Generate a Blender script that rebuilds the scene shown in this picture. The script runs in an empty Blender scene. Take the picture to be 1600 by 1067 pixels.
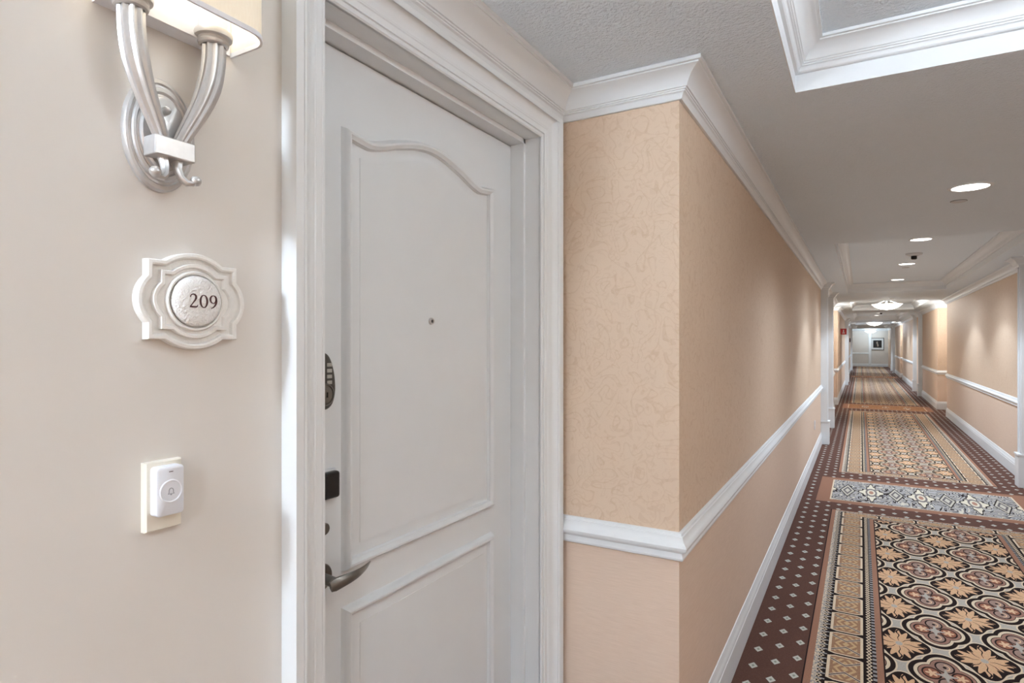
import bpy, bmesh, math, random
from mathutils import Vector
random.seed(7)
SC = bpy.context.scene
COL = SC.collection
CAMZ = 1.52

# ------------------------------------------------------------------ camera
cd = bpy.data.cameras.new('camera')
cd.sensor_width = 36.0
cd.lens = 36.0 * 940.0 / 1600.0
cd.shift_y = 2.5 / 1600.0
cd.clip_start = 0.02
cd.clip_end = 200
cam = bpy.data.objects.new('camera', cd)
COL.objects.link(cam)
cam.location = (0, 0, CAMZ)
cam.rotation_euler = (math.radians(90), 0, math.radians(30.1))
SC.camera = cam

# ------------------------------------------------------------------ world + exposure
w = bpy.data.worlds.new('world')
SC.world = w
w.use_nodes = True
w.node_tree.nodes['Background'].inputs[0].default_value = (0.9, 0.95, 1.0, 1)
w.node_tree.nodes['Background'].inputs[1].default_value = 0.3
SC.view_settings.view_transform = 'Standard'
SC.view_settings.look = 'None'
SC.view_settings.gamma = 1.0
SC.view_settings.use_curve_mapping = False
SC.view_settings.exposure = 0.48

# light strengths (each belongs to a lamp built below, some added out of view)
P_SCONCE = 0.35
SHADE_DIM, SHADE_LIT, SHADE_MED = 0.15, 190.0, 36.0
P_DOME_NEAR = 42.0
P_DOME = 52.0
P_SPOT = 64.0
P_SPOT_BACK = 210.0
WARM = (0.90, 0.92, 0.88)
NEUT = (0.735, 0.86, 1.0)
COOL = (0.62, 0.82, 1.0)

# ------------------------------------------------------------------ node helpers
def srgb(r, g, b):
    def f(c):
        c /= 255.0
        return c / 12.92 if c <= 0.04045 else ((c + 0.055) / 1.055) ** 2.4
    return (f(r), f(g), f(b), 1.0)


class V:
    """a scalar socket of a node tree, with arithmetic"""
    def __init__(s, t, sock):
        s.t = t
        s.s = sock

    def op(s, o, *a, clamp=False):
        n = s.t.nodes.new('ShaderNodeMath')
        n.operation = o
        n.use_clamp = clamp
        for i, x in enumerate((s,) + a):
            if isinstance(x, V):
                s.t.links.new(x.s, n.inputs[i])
            else:
                n.inputs[i].default_value = x
        return V(s.t, n.outputs[0])

    def __add__(s, o): return s.op('ADD', o)
    __radd__ = __add__
    def __sub__(s, o): return s.op('SUBTRACT', o)
    def __rsub__(s, o): return (s * -1.0) + o
    def __mul__(s, o): return s.op('MULTIPLY', o)
    __rmul__ = __mul__
    def __truediv__(s, o): return s.op('DIVIDE', o)
    def __gt__(s, o): return s.op('GREATER_THAN', o)
    def __lt__(s, o): return s.op('LESS_THAN', o)
    def abs(s): return s.op('ABSOLUTE')
    def min(s, o): return s.op('MINIMUM', o)
    def max(s, o): return s.op('MAXIMUM', o)
    def cos(s): return s.op('COSINE')
    def sin(s): return s.op('SINE')
    def fract(s): return s.op('FRACT')
    def floor(s): return s.op('FLOOR')
    def mod(s, o): return s.op('FLOORED_MODULO', o)
    def sqrt(s): return s.op('SQRT')
    def atan2(s, o): return s.op('ARCTAN2', o)


def new_mat(name, rough=0.5, color=(0.8, 0.8, 0.8, 1), metal=0.0):
    m = bpy.data.materials.new(name)
    m.use_nodes = True
    b = m.node_tree.nodes['Principled BSDF']
    b.inputs['Base Color'].default_value = color
    b.inputs['Roughness'].default_value = rough
    b.inputs['Metallic'].default_value = metal
    return m, m.node_tree, b


def mixc(t, fac, a, b):
    n = t.nodes.new('ShaderNodeMix')
    n.data_type = 'RGBA'
    if isinstance(fac, V):
        t.links.new(fac.s, n.inputs[0])
    else:
        n.inputs[0].default_value = fac
    for k, x in ((6, a), (7, b)):
        if isinstance(x, tuple):
            n.inputs[k].default_value = x
        else:
            t.links.new(x, n.inputs[k])
    return n.outputs[2]


def coords(t, kind='Object'):
    tc = t.nodes.new('ShaderNodeTexCoord')
    return tc.outputs[kind]


def noise(t, vec, scale, detail=2.0, rough=0.5, dist=0.0):
    n = t.nodes.new('ShaderNodeTexNoise')
    n.inputs['Scale'].default_value = scale
    n.inputs['Detail'].default_value = detail
    n.inputs['Roughness'].default_value = rough
    n.inputs['Distortion'].default_value = dist
    t.links.new(vec, n.inputs['Vector'])
    return V(t, n.outputs[0])


def bump(t, b, h, strength, dist=0.002):
    n = t.nodes.new('ShaderNodeBump')
    n.inputs['Strength'].default_value = strength
    n.inputs['Distance'].default_value = dist
    t.links.new(h.s, n.inputs['Height'])
    t.links.new(n.outputs[0], b.inputs['Normal'])


def scaled(t, vec, s):
    n = t.nodes.new('ShaderNodeMapping')
    n.inputs['Scale'].default_value = s
    t.links.new(vec, n.inputs['Vector'])
    return n.outputs[0]


# ------------------------------------------------------------------ materials
def mat_plain(name, rgb, rough=0.5, metal=0.0, nscale=60, var=0.04, bmp=0.0):
    m, t, b = new_mat(name, rough, srgb(*rgb), metal)
    c = coords(t)
    n = noise(t, c, nscale, 3)
    k = tuple(max(0, x - 255 * var) for x in rgb)
    t.links.new(mixc(t, n, srgb(*rgb), srgb(*k)), b.inputs['Base Color'])
    if bmp:
        bump(t, b, n, bmp)
    return m


M_TRIM = mat_plain('white_trim_paint', (229, 232, 234), 0.5, var=0.015, nscale=14)
M_DOOR = mat_plain('door_paint', (221, 224, 226), 0.42, var=0.02, nscale=9)
M_METAL = mat_plain('brushed_silver', (206, 204, 203), 0.34, 0.65, nscale=90, var=0.06)
M_PEWTER = mat_plain('satin_nickel', (132, 130, 126), 0.34, 0.9, nscale=90, var=0.05)
M_DARKMETAL = mat_plain('dark_pewter', (98, 98, 95), 0.42, 0.7, nscale=120, var=0.08)
M_KEYS = mat_plain('key_silver', (178, 178, 174), 0.4, 0.5)
M_BLACK = mat_plain('black_plastic', (14, 14, 15), 0.3, nscale=30, var=0.01)
M_PLASTIC = mat_plain('white_plastic', (226, 228, 234), 0.4, nscale=30, var=0.01)
M_IVORY = mat_plain('ivory_plastic', (232, 226, 212), 0.42, nscale=30, var=0.01)
M_GREYINK = mat_plain('grey_print', (158, 160, 168), 0.5)
M_DARKINK = mat_plain('maroon_ink', (70, 32, 32), 0.5)
M_RED = mat_plain('red_enamel', (190, 26, 30), 0.4)
M_SPEAKER = mat_plain('grey_cover', (214, 216, 218), 0.6)
M_DOTGREY = mat_plain('grey_slot', (96, 96, 94), 0.6)
M_FRAME = mat_plain('dark_picture_frame', (58, 50, 44), 0.4)
M_MATBOARD = mat_plain('white_mat_board', (222, 224, 224), 0.7)
M_STONE = mat_plain('plaster_plaque', (238, 236, 232), 0.75, nscale=180, var=0.05, bmp=0.35)


def mat_boss():
    m, t, b = new_mat('pitted_plaster', 0.8, srgb(240, 238, 236))
    c = coords(t)
    v = t.nodes.new('ShaderNodeTexVoronoi')
    v.inputs['Scale'].default_value = 330
    t.links.new(c, v.inputs['Vector'])
    n = noise(t, c, 260, 3)
    h = V(t, v.outputs[0]) * 0.6 + n
    bump(t, b, h, 0.9, 0.003)
    return m


def mat_plaster():
    m, t, b = new_mat('smooth_beige_plaster', 0.62)
    c = coords(t)
    n = noise(t, c, 3.0, 2)
    t.links.new(mixc(t, n, srgb(220, 215, 209), srgb(212, 206, 199)), b.inputs['Base Color'])
    bump(t, b, noise(t, c, 120, 3), 0.06, 0.002)
    return m


def mat_ceiling():
    m, t, b = new_mat('textured_ceiling_paint', 0.7, srgb(230, 240, 248))
    c = coords(t)
    n = noise(t, c, 95, 4, 0.55)
    n2 = noise(t, c, 38, 2)
    bump(t, b, n * 0.8 + n2 * 0.5, 0.9, 0.012)
    return m


def mat_wallpaper():
    """scroll-vine wallpaper above the chair rail, horizontal grasscloth below it"""
    m, t, b = new_mat('scroll_wallpaper', 0.6)
    g = t.nodes.new('ShaderNodeNewGeometry')
    sp = t.nodes.new('ShaderNodeSeparateXYZ')
    t.links.new(g.outputs['Position'], sp.inputs[0])
    z = V(t, sp.outputs[2])
    p = g.outputs['Position']
    # vines: contour lines of a warped noise field
    n1 = noise(t, p, 9.5, 1.0, 0.4, 1.3)
    vine = ((n1 * 6.0).fract() - 0.5).abs()
    vine = (vine < 0.10)
    n2 = noise(t, p, 26.0, 1.0, 0.4, 0.8)
    curl = ((n2 * 4.0).fract() - 0.5).abs() < 0.12
    grain = noise(t, p, 420, 2)
    pat = (vine * 0.55 + curl * 0.35).min(1.0)
    base = mixc(t, grain, srgb(222, 199, 177), srgb(208, 183, 158))
    up = mixc(t, pat * 0.5, base, srgb(193, 161, 131))
    # grasscloth
    gs = noise(t, scaled(t, p, (14, 14, 420)), 1.0, 3, 0.6)
    low = mixc(t, gs, srgb(234, 212, 194), srgb(206, 181, 160))
    below = z < 0.85
    t.links.new(mixc(t, below, up, low), b.inputs['Base Color'])
    bump(t, b, pat * 0.5 + grain * 0.6 + gs * below, 0.18, 0.0015)
    return m


def mat_emit(name, col, strength):
    m, t, b = new_mat(name, 0.5, (col[0], col[1], col[2], 1))
    b.inputs['Emission Color'].default_value = (col[0], col[1], col[2], 1)
    b.inputs['Emission Strength'].default_value = strength
    return m


def mat_shade(name, strength, col):
    """linen lamp shade, glowing with the light of the bulbs inside it"""
    m, t, b = new_mat(name, 0.8, srgb(238, 226, 205))
    c = coords(t)
    wv = noise(t, scaled(t, c, (500, 500, 60)), 1.0, 2)
    t.links.new(mixc(t, wv, srgb(242, 231, 211), srgb(230, 217, 194)), b.inputs['Base Color'])
    b.inputs['Emission Color'].default_value = (col[0], col[1], col[2], 1)
    b.inputs['Emission Strength'].default_value = strength
    return m


def mat_carpet():
    m, t, b = new_mat('patterned_carpet', 0.95)
    b.inputs['Specular IOR Level'].default_value = 0.1
    g = t.nodes.new('ShaderNodeNewGeometry')
    sp = t.nodes.new('ShaderNodeSeparateXYZ')
    pos = g.outputs['Position']
    t.links.new(pos, sp.inputs[0])
    xw = V(t, sp.outputs[0])
    yw = V(t, sp.outputs[1])
    XC = 0.5125
    x = xw - XC
    y = (yw - 1.85).mod(14.85) + 1.85          # one repeat of the corridor carpet
    ax = x.abs()
    sel = lambda fac, a, c: mixc(t, fac, a, c)
    pile = noise(t, pos, 210, 2)
    fine = noise(t, pos, 90, 2)
    MAROON = mixc(t, fine, srgb(106, 76, 66), srgb(88, 61, 53))
    BROWN = srgb(158, 116, 95)
    BLACK = srgb(36, 26, 25)
    CREAM = srgb(218, 199, 172)
    GREY = srgb(178, 170, 160)
    GOLD = srgb(198, 166, 126)
    TAN = srgb(168, 132, 106)
    ROSE = srgb(170, 132, 118)
    PEACH = srgb(220, 184, 150)
    BLUE = srgb(152, 149, 148)
    PALE = srgb(196, 196, 186)

    # ---- staggered diamonds on maroon
    def lattice(ox):
        a = ((xw + 0.44) / 0.175 + ox).op('ADD', 0.5).fract() - 0.5
        c = ((yw - 3.027) / 0.175 + ox).op('ADD', 0.5).fract() - 0.5
        return (a * 0.175).abs() / 0.0215 + (c * 0.175).abs() / 0.031
    dia = lattice(0.0).min(lattice(0.5))
    col = sel(dia < 1.0, MAROON, PALE)
    col = sel(dia < 0.36, col, srgb(140, 146, 134))

    # ---- two framed panels per repeat
    pa = ((y - 4.485).abs() * -1.0 + 1.755)     # 2.73 .. 6.24
    far = yw > 16.7
    near = far * -1.0 + 1.0
    pb = ((y - 11.82).abs() * -1.0 + 3.75)      # 8.07 .. 15.57
    pf = ((y - 9.15).abs() * -1.0 + 6.40)       # farther on one long panel
    ey = pa.max(pb) * near + pf * far
    ex = ax * -1.0 + 0.745
    e = ex.min(ey * 1.57)
    side = (ex < ey * 1.57)
    along = side * yw + (side * -1.0 + 1.0) * (xw * 1.0)
    inside = e > 0.0

    # side stripes, from the outside in
    zig = ((along / 0.034).fract() - 0.5).abs() * 0.03
    pan = sel(e < 0.006, BROWN, BLACK)
    pan = sel(e > 0.036, pan, mixc(t, fine > 0.5, CREAM, BLUE))
    pan = sel(e > 0.056, pan, BLACK)
    loop = ((e - 0.066).abs() - zig + 0.004).abs()
    pan = sel((e > 0.05) * (loop < 0.0035), pan, CREAM)
    pan = sel((e > 0.05) * (e < 0.09) * ((along / 0.051).fract() < 0.22), pan, BLUE)
    # cartouche boxes
    bt = (along / 0.2665 - 0.52)
    bf = bt.fract()
    edge = (bf - 0.5).abs() * 0.533             # 0 centre .. 0.2665 joint (doubled half pitch)
    ec = (e - 0.168).abs()                      # across the band
    inbox = (e > 0.092) * (e < 0.243)
    lim = 0.252 - (ec - 0.045).max(0.0) * 0.9
    pan = sel(inbox, pan, BLACK)
    pan = sel(inbox * (edge < lim), pan, CREAM)
    lim2 = lim - 0.020
    inner = inbox * (edge < lim2) * (ec < 0.063)
    pan = sel(inner, pan, mixc(t, fine, TAN, srgb(146, 108, 82)))
    fan = (edge - 0.07 - ec * 1.6).abs()
    pan = sel(inner * (edge < 0.20) * (ec < 0.05) * ((ec * 190.0 + edge * 60.0).sin() > 0.1), pan, GOLD)
    pan = sel(inner * (fan < 0.007), pan, BLACK)
    pan = sel(inner * ((fan - 0.016).abs() < 0.006), pan, srgb(196, 184, 170))
    # inner black loop stripe and brown stripe
    zone = (e > 0.243) * (e < 0.296)
    pan = sel(zone, pan, BLACK)
    l2 = ((e - 0.268).abs() - zig * 0.8 + 0.002).abs()
    pan = sel(zone * (l2 < 0.0035), pan, CREAM)
    pan = sel((e > 0.282) * (e < 0.298) * ((along / 0.04).fract() < 0.55), pan, BLUE)
    pan = sel((e > 0.298) * (e < 0.326), pan, BROWN)
    pan = sel((e > 0.326) * (e < 0.333), pan, BLACK)

    # ---- field: ogee lattice with medallions and leaf rosettes
    CX, CY = 0.345, 0.5
    a = x / CX
    c = (yw - 3.37) / CY
    # medallion cell
    u = (a).fract() - 0.5
    v = (c + 0.5).fract() - 0.5
    r = (u * u + v * v).sqrt()
    th = v.atan2(u)
    c4 = (th * 4.0).cos()
    R = (th * 2.0).cos().abs() * 0.085 + 0.345
    q = r - R
    # leaf cell
    u2 = (a + 0.5).fract() - 0.5
    v2 = c.fract() - 0.5
    r2 = (u2 * u2 + v2 * v2).sqrt()
    th2 = v2.atan2(u2)
    q2 = r2 - 0.335 - (th2 * 4.0).cos() * 0.05
    rib = (q.abs() - 0.0).min(q2.abs())
    f = mixc(t, rib < 0.022, GREY, CREAM)
    # ground round the leaf
    f = sel(q2 < 0.0, f, BLACK)
    petal = (th2 * 2.0).cos().abs() * 0.10 + (th2 * 16.0).cos() * 0.05 + 0.190
    f = sel(r2 < petal, f, mixc(t, fine, PEACH, srgb(206, 160, 120)))
    f = sel((r2 < petal) * ((th2 * 4.0 + (r2 * 40.0).sin() * 0.25).sin().abs() < 0.16) * (r2 > 0.06), f, BLACK)
    f = sel(r2 < 0.045, f, GREY)
    # medallion rings
    f = sel(q < 0.0, f, BLACK)
    f = sel(q < -0.062, f, CREAM)
    f = sel(q < -0.105, f, BLACK)
    f = sel(q < -0.115, f, mixc(t, fine, ROSE, srgb(136, 98, 84)))
    # four lobes
    lu = ((u.abs() - 0.165) * (u.abs() - 0.165) + v * v).sqrt()
    lv = ((v.abs() - 0.165) * (v.abs() - 0.165) + u * u).sqrt()
    f = sel((lu - 0.105).abs() < 0.010, f, BLACK)
    f = sel((lv - 0.105).abs() < 0.010, f, BLACK)
    f = sel(lu < 0.095, f, srgb(150, 98, 78))
    f = sel(lv < 0.095, f, srgb(158, 132, 120))
    thl = v.atan2(u.abs() - 0.165)
    f = sel(lu < ((thl * 5.0).cos() * 0.022 + 0.052), f, PEACH)
    f = sel(lv < 0.022, f, BLACK)
    f = sel(((lv - 0.055).abs() < 0.008) * (u > 0.0), f, PEACH)
    cross = (u * v).abs()
    f = sel((cross < 0.0012) * (r < 0.12), f, GREY)
    pan = sel(e > 0.333, pan, f)
    col = sel(inside, col, pan)

    # ---- cross bands with arabesque
    y2 = y
    b1 = ((y2 - 7.12).abs() * -1.0 + 0.60) - far * 5.0
    b2 = ((y2 - 16.7).abs() * -1.0 + 0.60).max((y2 - 1.85).abs() * -1.0 + 0.60)
    bb = b1.max(b2)
    bx = ax * -1.0 + 0.89
    inb = (bb > 0.0) * (bx > 0.0)
    yb = yw - (yw - y)
    n1 = noise(t, scaled(t, pos, (1, 0.55, 1)), 7.5, 0.0, 0.4, 1.6)
    con = ((n1 * 5.0).fract())
    ara = sel(con < 0.5, srgb(166, 164, 164), srgb(134, 132, 134))
    ara = sel((con - 0.55).abs() < 0.10, ara, BLACK)
    ara = sel((con - 0.22).abs() < 0.09, ara, srgb(205, 198, 182))
    cy = bb - 0.60                               # 0 on the centre line
    pu = ((ax / 0.42 + 0.5).fract() - 0.5) * 0.42
    pr_ = (pu * pu * 4.0 + cy * cy * 0.30).sqrt()
    tb = cy.atan2(pu * 3.6)
    star = (tb * 4.0).cos() * 0.05 + (tb * 12.0).cos() * 0.02
    ara = sel(pr_ < (star + 0.170), ara, BLACK)
    ara = sel(pr_ < (star + 0.145), ara, srgb(214, 206, 186))
    ara = sel((pr_ - 0.085).abs() < 0.016, ara, srgb(120, 112, 112))
    ara = sel(pr_ < 0.04, ara, srgb(168, 128, 110))
    pv = ((ax / 0.42).fract() - 0.5) * 0.42
    ps = pv.abs() * 2.4 + cy.abs() * 0.55
    ara = sel(ps < 0.17, ara, BLACK)
    ara = sel(ps < 0.145, ara, srgb(190, 184, 170))
    ara = sel((ps - 0.08).abs() < 0.022, ara, srgb(104, 98, 100))
    lit = b2 > 0.0  # warm lamp light on these bands is painted in as orange-brown
    ara = sel(lit * (con > 0.45), ara, srgb(140, 98, 70))
    ara = sel(lit * (con < 0.45) * (pr_ > 0.15), ara, srgb(162, 120, 86))
    bi = (bx > 0.115) * (bb > 0.115)
    rim = (bx > 0.115) * (bb > 0.115) * ((bx < 0.128) + (bb < 0.125)).min(1.0)
    band = sel(bi, srgb(150, 110, 90), ara)
    band = sel(rim, band, CREAM)
    col = sel(inb, col, band)
    # pile speckle
    n = t.nodes.new('ShaderNodeMix')
    n.data_type = 'RGBA'
    t.links.new(((pile - 0.45) * 1.1).max(0.0).min(0.42).s, n.inputs[0])
    t.links.new(col, n.inputs[6])
    n.inputs[7].default_value = srgb(40, 28, 26)
    t.links.new(n.outputs[2], b.inputs['Base Color'])
    bump(t, b, pile, 0.5, 0.004)
    return m


def mat_print():
    """small framed photograph: a pale upright figure shape on black"""
    m, t, b = new_mat('dark_photo_print', 0.35)
    c = coords(t)
    sp = t.nodes.new('ShaderNodeSeparateXYZ')
    t.links.new(c, sp.inputs[0])
    a = V(t, sp.outputs[1])
    z = V(t, sp.outputs[2])
    wob = (z * 16.0).sin() * 0.022
    d = (a + wob).abs() * 1.0
    fig = (d < 0.045) * (z.abs() < 0.16)
    t.links.new(mixc(t, fig, srgb(26, 24, 24), srgb(150, 140, 130)), b.inputs['Base Color'])
    return m


M_BOSS = mat_boss()
M_PLASTER = mat_plaster()
M_CEIL = mat_ceiling()
M_PAPER = mat_wallpaper()
M_SHADE = mat_shade('cream_linen_shade', SHADE_DIM, (1.0, 0.9, 0.74))
M_SHADE_MED = mat_shade('glowing_linen_shade', SHADE_MED, (0.86, 0.90, 0.92))
M_SHADE_LOW = mat_shade('softly_lit_linen_shade', SHADE_MED * 0.4, (0.77, 0.865, 1.0))
M_SHADE_LIT = mat_shade('bright_linen_shade', SHADE_LIT, (0.735, 0.86, 1.0))
M_CARPET = mat_carpet()
M_PRINT = mat_print()
M_LINER = mat_plain('white_shade_liner', (238, 238, 242), 0.7)
M_LENS = mat_emit('lit_lens', (1.0, 0.97, 0.92), 6.0)
M_GLASSLIT = mat_emit('lit_alabaster_bowl', (1.0, 0.95, 0.86), 4.0)
M_BULB = mat_emit('lit_bulb', (1.0, 0.9, 0.75), 4.0)


# ------------------------------------------------------------------ mesh helpers
class MB:
    def __init__(s):
        s.v = []
        s.f = []

    def box(s, x0, x1, y0, y1, z0, z1):
        i = len(s.v)
        s.v += [(x0, y0, z0), (x1, y0, z0), (x1, y1, z0), (x0, y1, z0),
                (x0, y0, z1), (x1, y0, z1), (x1, y1, z1), (x0, y1, z1)]
        s.f += [tuple(i + k for k in q) for q in
                ((3, 2, 1, 0), (4, 5, 6, 7), (0, 1, 5, 4), (1, 2, 6, 5), (2, 3, 7, 6), (3, 0, 4, 7))]
        return s

    def quad(s, *p):
        i = len(s.v)
        s.v += list(p)
        s.f.append(tuple(range(i, i + len(p))))
        return s

    def sweep(s, path, prof, fmap, side=1, closed=False, cap=True):
        """profile (offset, height) carried along a 2-D path with mitred corners"""
        n = len(path)
        ring = []
        for i in range(n):
            P = Vector(path[i])
            ds = []
            if closed or i > 0:
                ds.append((P - Vector(path[i - 1])).normalized())
            if closed or i < n - 1:
                ds.append((Vector(path[(i + 1) % n]) - P).normalized())
            ns = [Vector((d.y, -d.x)) * side for d in ds]
            if len(ns) == 1:
                m = ns[0]
            else:
                m = (ns[0] + ns[1]) / max(0.15, 1 + ns[0].dot(ns[1]))
            ring.append([fmap(P.x + m.x * o, P.y + m.y * o, h) for o, h in prof])
        i0 = len(s.v)
        k = len(prof)
        for r in ring:
            s.v += r
        for i in range(n if closed else n - 1):
            j = (i + 1) % n
            for a in range(k - 1):
                s.f.append((i0 + i * k + a, i0 + j * k + a, i0 + j * k + a + 1, i0 + i * k + a + 1))
        if not closed and cap:
            s.f.append(tuple(i0 + a for a in range(k)))
            s.f.append(tuple(i0 + (n - 1) * k + a for a in reversed(range(k))))
        return s

    def lathe(s, prof, fmap, n=24, ea=1.0, eb=1.0):
        """profile (radius, height) turned about an axis; fmap(a, b, h)"""
        i0 = len(s.v)
        k = len(prof)
        for i in range(n):
            c, d = math.cos(2 * math.pi * i / n), math.sin(2 * math.pi * i / n)
            s.v += [fmap(r * c * ea, r * d * eb, h) for r, h in prof]
        for i in range(n):
            j = (i + 1) % n
            for a in range(k - 1):
                s.f.append((i0 + i * k + a, i0 + j * k + a, i0 + j * k + a + 1, i0 + i * k + a + 1))
        return s

    def tube(s, pts, rad, n=16, flute=0.0, nf=8, ell=1.0):
        pts = [Vector(p) for p in pts]
        i0 = len(s.v)
        up = None
        for i, p in enumerate(pts):
            d = (pts[min(i + 1, len(pts) - 1)] - pts[max(i - 1, 0)]).normalized()
            if up is None:
                up = Vector((1, 0, 0)) if abs(d.x) < 0.8 else Vector((0, 0, 1))
            b = d.cross(up).normalized()
            up = b.cross(d).normalized()
            for j in range(n):
                th = 2 * math.pi * j / n
                r = rad[i] * (1 - flute * (0.5 + 0.5 * math.cos(nf * th)))
                s.v.append(tuple(p + up * (r * ell * math.cos(th)) + b * (r * math.sin(th))))
        for i in range(len(pts) - 1):
            for j in range(n):
                k = (j + 1) % n
                s.f.append((i0 + i * n + j, i0 + i * n + k, i0 + (i + 1) * n + k, i0 + (i + 1) * n + j))
        s.f.append(tuple(i0 + j for j in reversed(range(n))))
        s.f.append(tuple(i0 + (len(pts) - 1) * n + j for j in range(n)))
        return s

    def build(s, name, mat, parent=None, smooth=None, bevel=0.0):
        me = bpy.data.meshes.new(name)
        me.from_pydata([tuple(v) for v in s.v], [], s.f)
        me.validate()
        bm = bmesh.new()
        bm.from_mesh(me)
        bmesh.ops.remove_doubles(bm, verts=bm.verts, dist=1e-6)
        bmesh.ops.recalc_face_normals(bm, faces=bm.faces)
        if bevel:
            bmesh.ops.bevel(bm, geom=[e for e in bm.edges], offset=bevel, segments=3, affect='EDGES', profile=0.5)
        bm.to_mesh(me)
        bm.free()
        o = bpy.data.objects.new(name, me)
        COL.objects.link(o)
        me.materials.append(mat)
        if smooth is not None:
            me.set_sharp_from_angle(angle=math.radians(smooth))
            for p in me.polygons:
                p.use_smooth = True
        if parent:
            o.parent = parent
        return o


def tag(o, label, cat, group=None, kind=None):
    o['label'] = label
    o['category'] = cat
    if group:
        o['group'] = group
    if kind:
        o['kind'] = kind
    return o


def struct(o, label, cat):
    return tag(o, label, cat, kind='structure')


def thing(name, loc, label, cat, group=None, rz=0.0):
    o = bpy.data.objects.new(name, None)
    o.empty_display_size = 0.05
    COL.objects.link(o)
    o.location = loc
    o.rotation_euler = (0, 0, rz)
    return tag(o, label, cat, group)


def copy_tree(o, loc, label, rz=0.0):
    r = o.copy()
    COL.objects.link(r)
    r.location = loc
    r.rotation_euler = (0, 0, rz)
    r['label'] = label
    for ch in o.children:
        c = ch.copy()
        COL.objects.link(c)
        c.parent = r
        for g in ch.children:
            d = g.copy()
            COL.objects.link(d)
            d.parent = c
    return r


floor_map = lambda z0: (lambda a, b, h: (a, b, z0 + h))        # path in plan, height up
wall_map = lambda a, b, h: (h, a, b)                            # a right, b up, h out of a wall facing +X
ROT180 = math.pi

# ------------------------------------------------------------------ key dimensions
XL, XD, XR, XRB = -0.52, -0.97, 1.545, 1.995     # corridor left wall, door wall, right wall, right bay wall
PITCH = 14.85
ZC, ZT = CAMZ + 0.90, CAMZ + 1.05                # ceiling, tray ceiling
YB, YE = -9.0, 45.5                              # wall behind the camera, end wall
OY0, OY1, OZ = 0.888, 1.866, CAMZ + 0.72         # door opening

# ------------------------------------------------------------------ floor, ceiling, walls
fl = MB().box(-1.25, 2.25, YB, YE + 0.2, -0.1, 0.0).build('floor', M_CARPET)
struct(fl, 'patterned maroon, black and gold hallway carpet with framed panels', 'carpet')

trays = [(-1.6, 2.386), (6.2, 12.3), (15.2, 19.25), (21.05, 27.1), (30.05, 34.0), (35.9, 42.0)]
TX0, TX1 = -0.207, 1.232
cm = MB()
ys = YB
for a, b in trays:
    cm.quad((-1.25, ys, ZC), (2.25, ys, ZC), (2.25, a, ZC), (-1.25, a, ZC))
    cm.quad((-1.25, a, ZC), (TX0, a, ZC), (TX0, b, ZC), (-1.25, b, ZC))
    cm.quad((TX1, a, ZC), (2.25, a, ZC), (2.25, b, ZC), (TX1, b, ZC))
    cm.quad((TX0, a, ZT), (TX1, a, ZT), (TX1, b, ZT), (TX0, b, ZT))
    rim = [(TX0, a), (TX1, a), (TX1, b), (TX0, b)]
    for i in range(4):
        p, q = rim[i], rim[(i + 1) % 4]
        cm.quad((p[0], p[1], ZC), (q[0], q[1], ZC), (q[0], q[1], ZT), (p[0], p[1], ZT))
    ys = b
cm.quad((-1.25, ys, ZC), (2.25, ys, ZC), (2.25, YE + 0.2, ZC), (-1.25, YE + 0.2, ZC))
cm.box(-1.25, 2.25, YB, YE + 0.2, ZT + 0.02, ZT + 0.12)
struct(cm.build('ceiling', M_CEIL), 'orange-peel textured white ceiling with recessed trays', 'ceiling')

# left door wall with the opening
wl = MB()
wl.box(-1.25, XD, -1.3, OY0 - 0.02, 0, ZC)
wl.box(-1.25, XD, OY1 + 0.02, 2.0, 0, ZC)
wl.box(-1.25, XD, OY0 - 0.02, OY1 + 0.02, OZ + 0.02, ZC)
struct(wl.build('wall_left', M_PLASTER), 'smooth beige plaster wall around the white entry door', 'wall')
BLK = [('wall_corridor_left', -1.25, XL, 2.0, 15.2, 'peach wallpapered wall jutting out right of the entry door'),
       ('wall_corridor_left', -1.25, XL + .02, 16.85, 30.05, 'left wallpapered wall beyond the first bay, under the red sign'),
       ('wall_corridor_left', -1.25, XL + .02, 31.7, YE, 'farthest stretch of left corridor wall'),
       ('wall_corridor_left', -1.25, XL, YB, -1.3, 'left corridor wall behind the viewer'),
       ('wall_bay_left', -1.25, XD, 15.2, 16.85, 'set-back left wall of the second bay'),
       ('wall_bay_left', -1.25, XD, 30.05, 31.7, 'set-back left wall of the third bay'),
       ('wall_corridor_right', XR, 2.25, 2.0, 15.3, 'peach wallpapered wall along the right side of the corridor'),
       ('wall_corridor_right', XR - .02, 2.25, 16.85, 30.15, 'right wallpapered wall beyond the first bay'),
       ('wall_corridor_right', XR - .02, 2.25, 31.7, YE, 'farthest stretch of right corridor wall'),
       ('wall_corridor_right', XR, 2.25, YB, 0.45, 'right corridor wall behind the viewer'),
       ('wall_bay_right', XRB, 2.25, 0.45, 2.0, 'set-back right wall of the near bay'),
       ('wall_bay_right', XRB, 2.25, 15.3, 16.85, 'set-back right wall of the second bay'),
       ('wall_bay_right', XRB, 2.25, 30.15, 31.7, 'set-back right wall of the third bay')]
for nm, x0, x1, y0, y1, lb in BLK:
    struct(MB().box(x0, x1, y0, y1, 0, ZC).build(nm, M_PAPER), lb, 'wall')
struct(MB().box(-1.25, 2.25, YE, YE + 0.2, 0, ZC).build('wall_end', M_PLASTER), 'pale end wall of the corridor behind the framed picture', 'wall')
struct(MB().box(-1.25, 2.25, YB - 0.2, YB, 0, ZC).build('wall_back', M_PAPER), 'corridor wall behind the viewer', 'wall')

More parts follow.
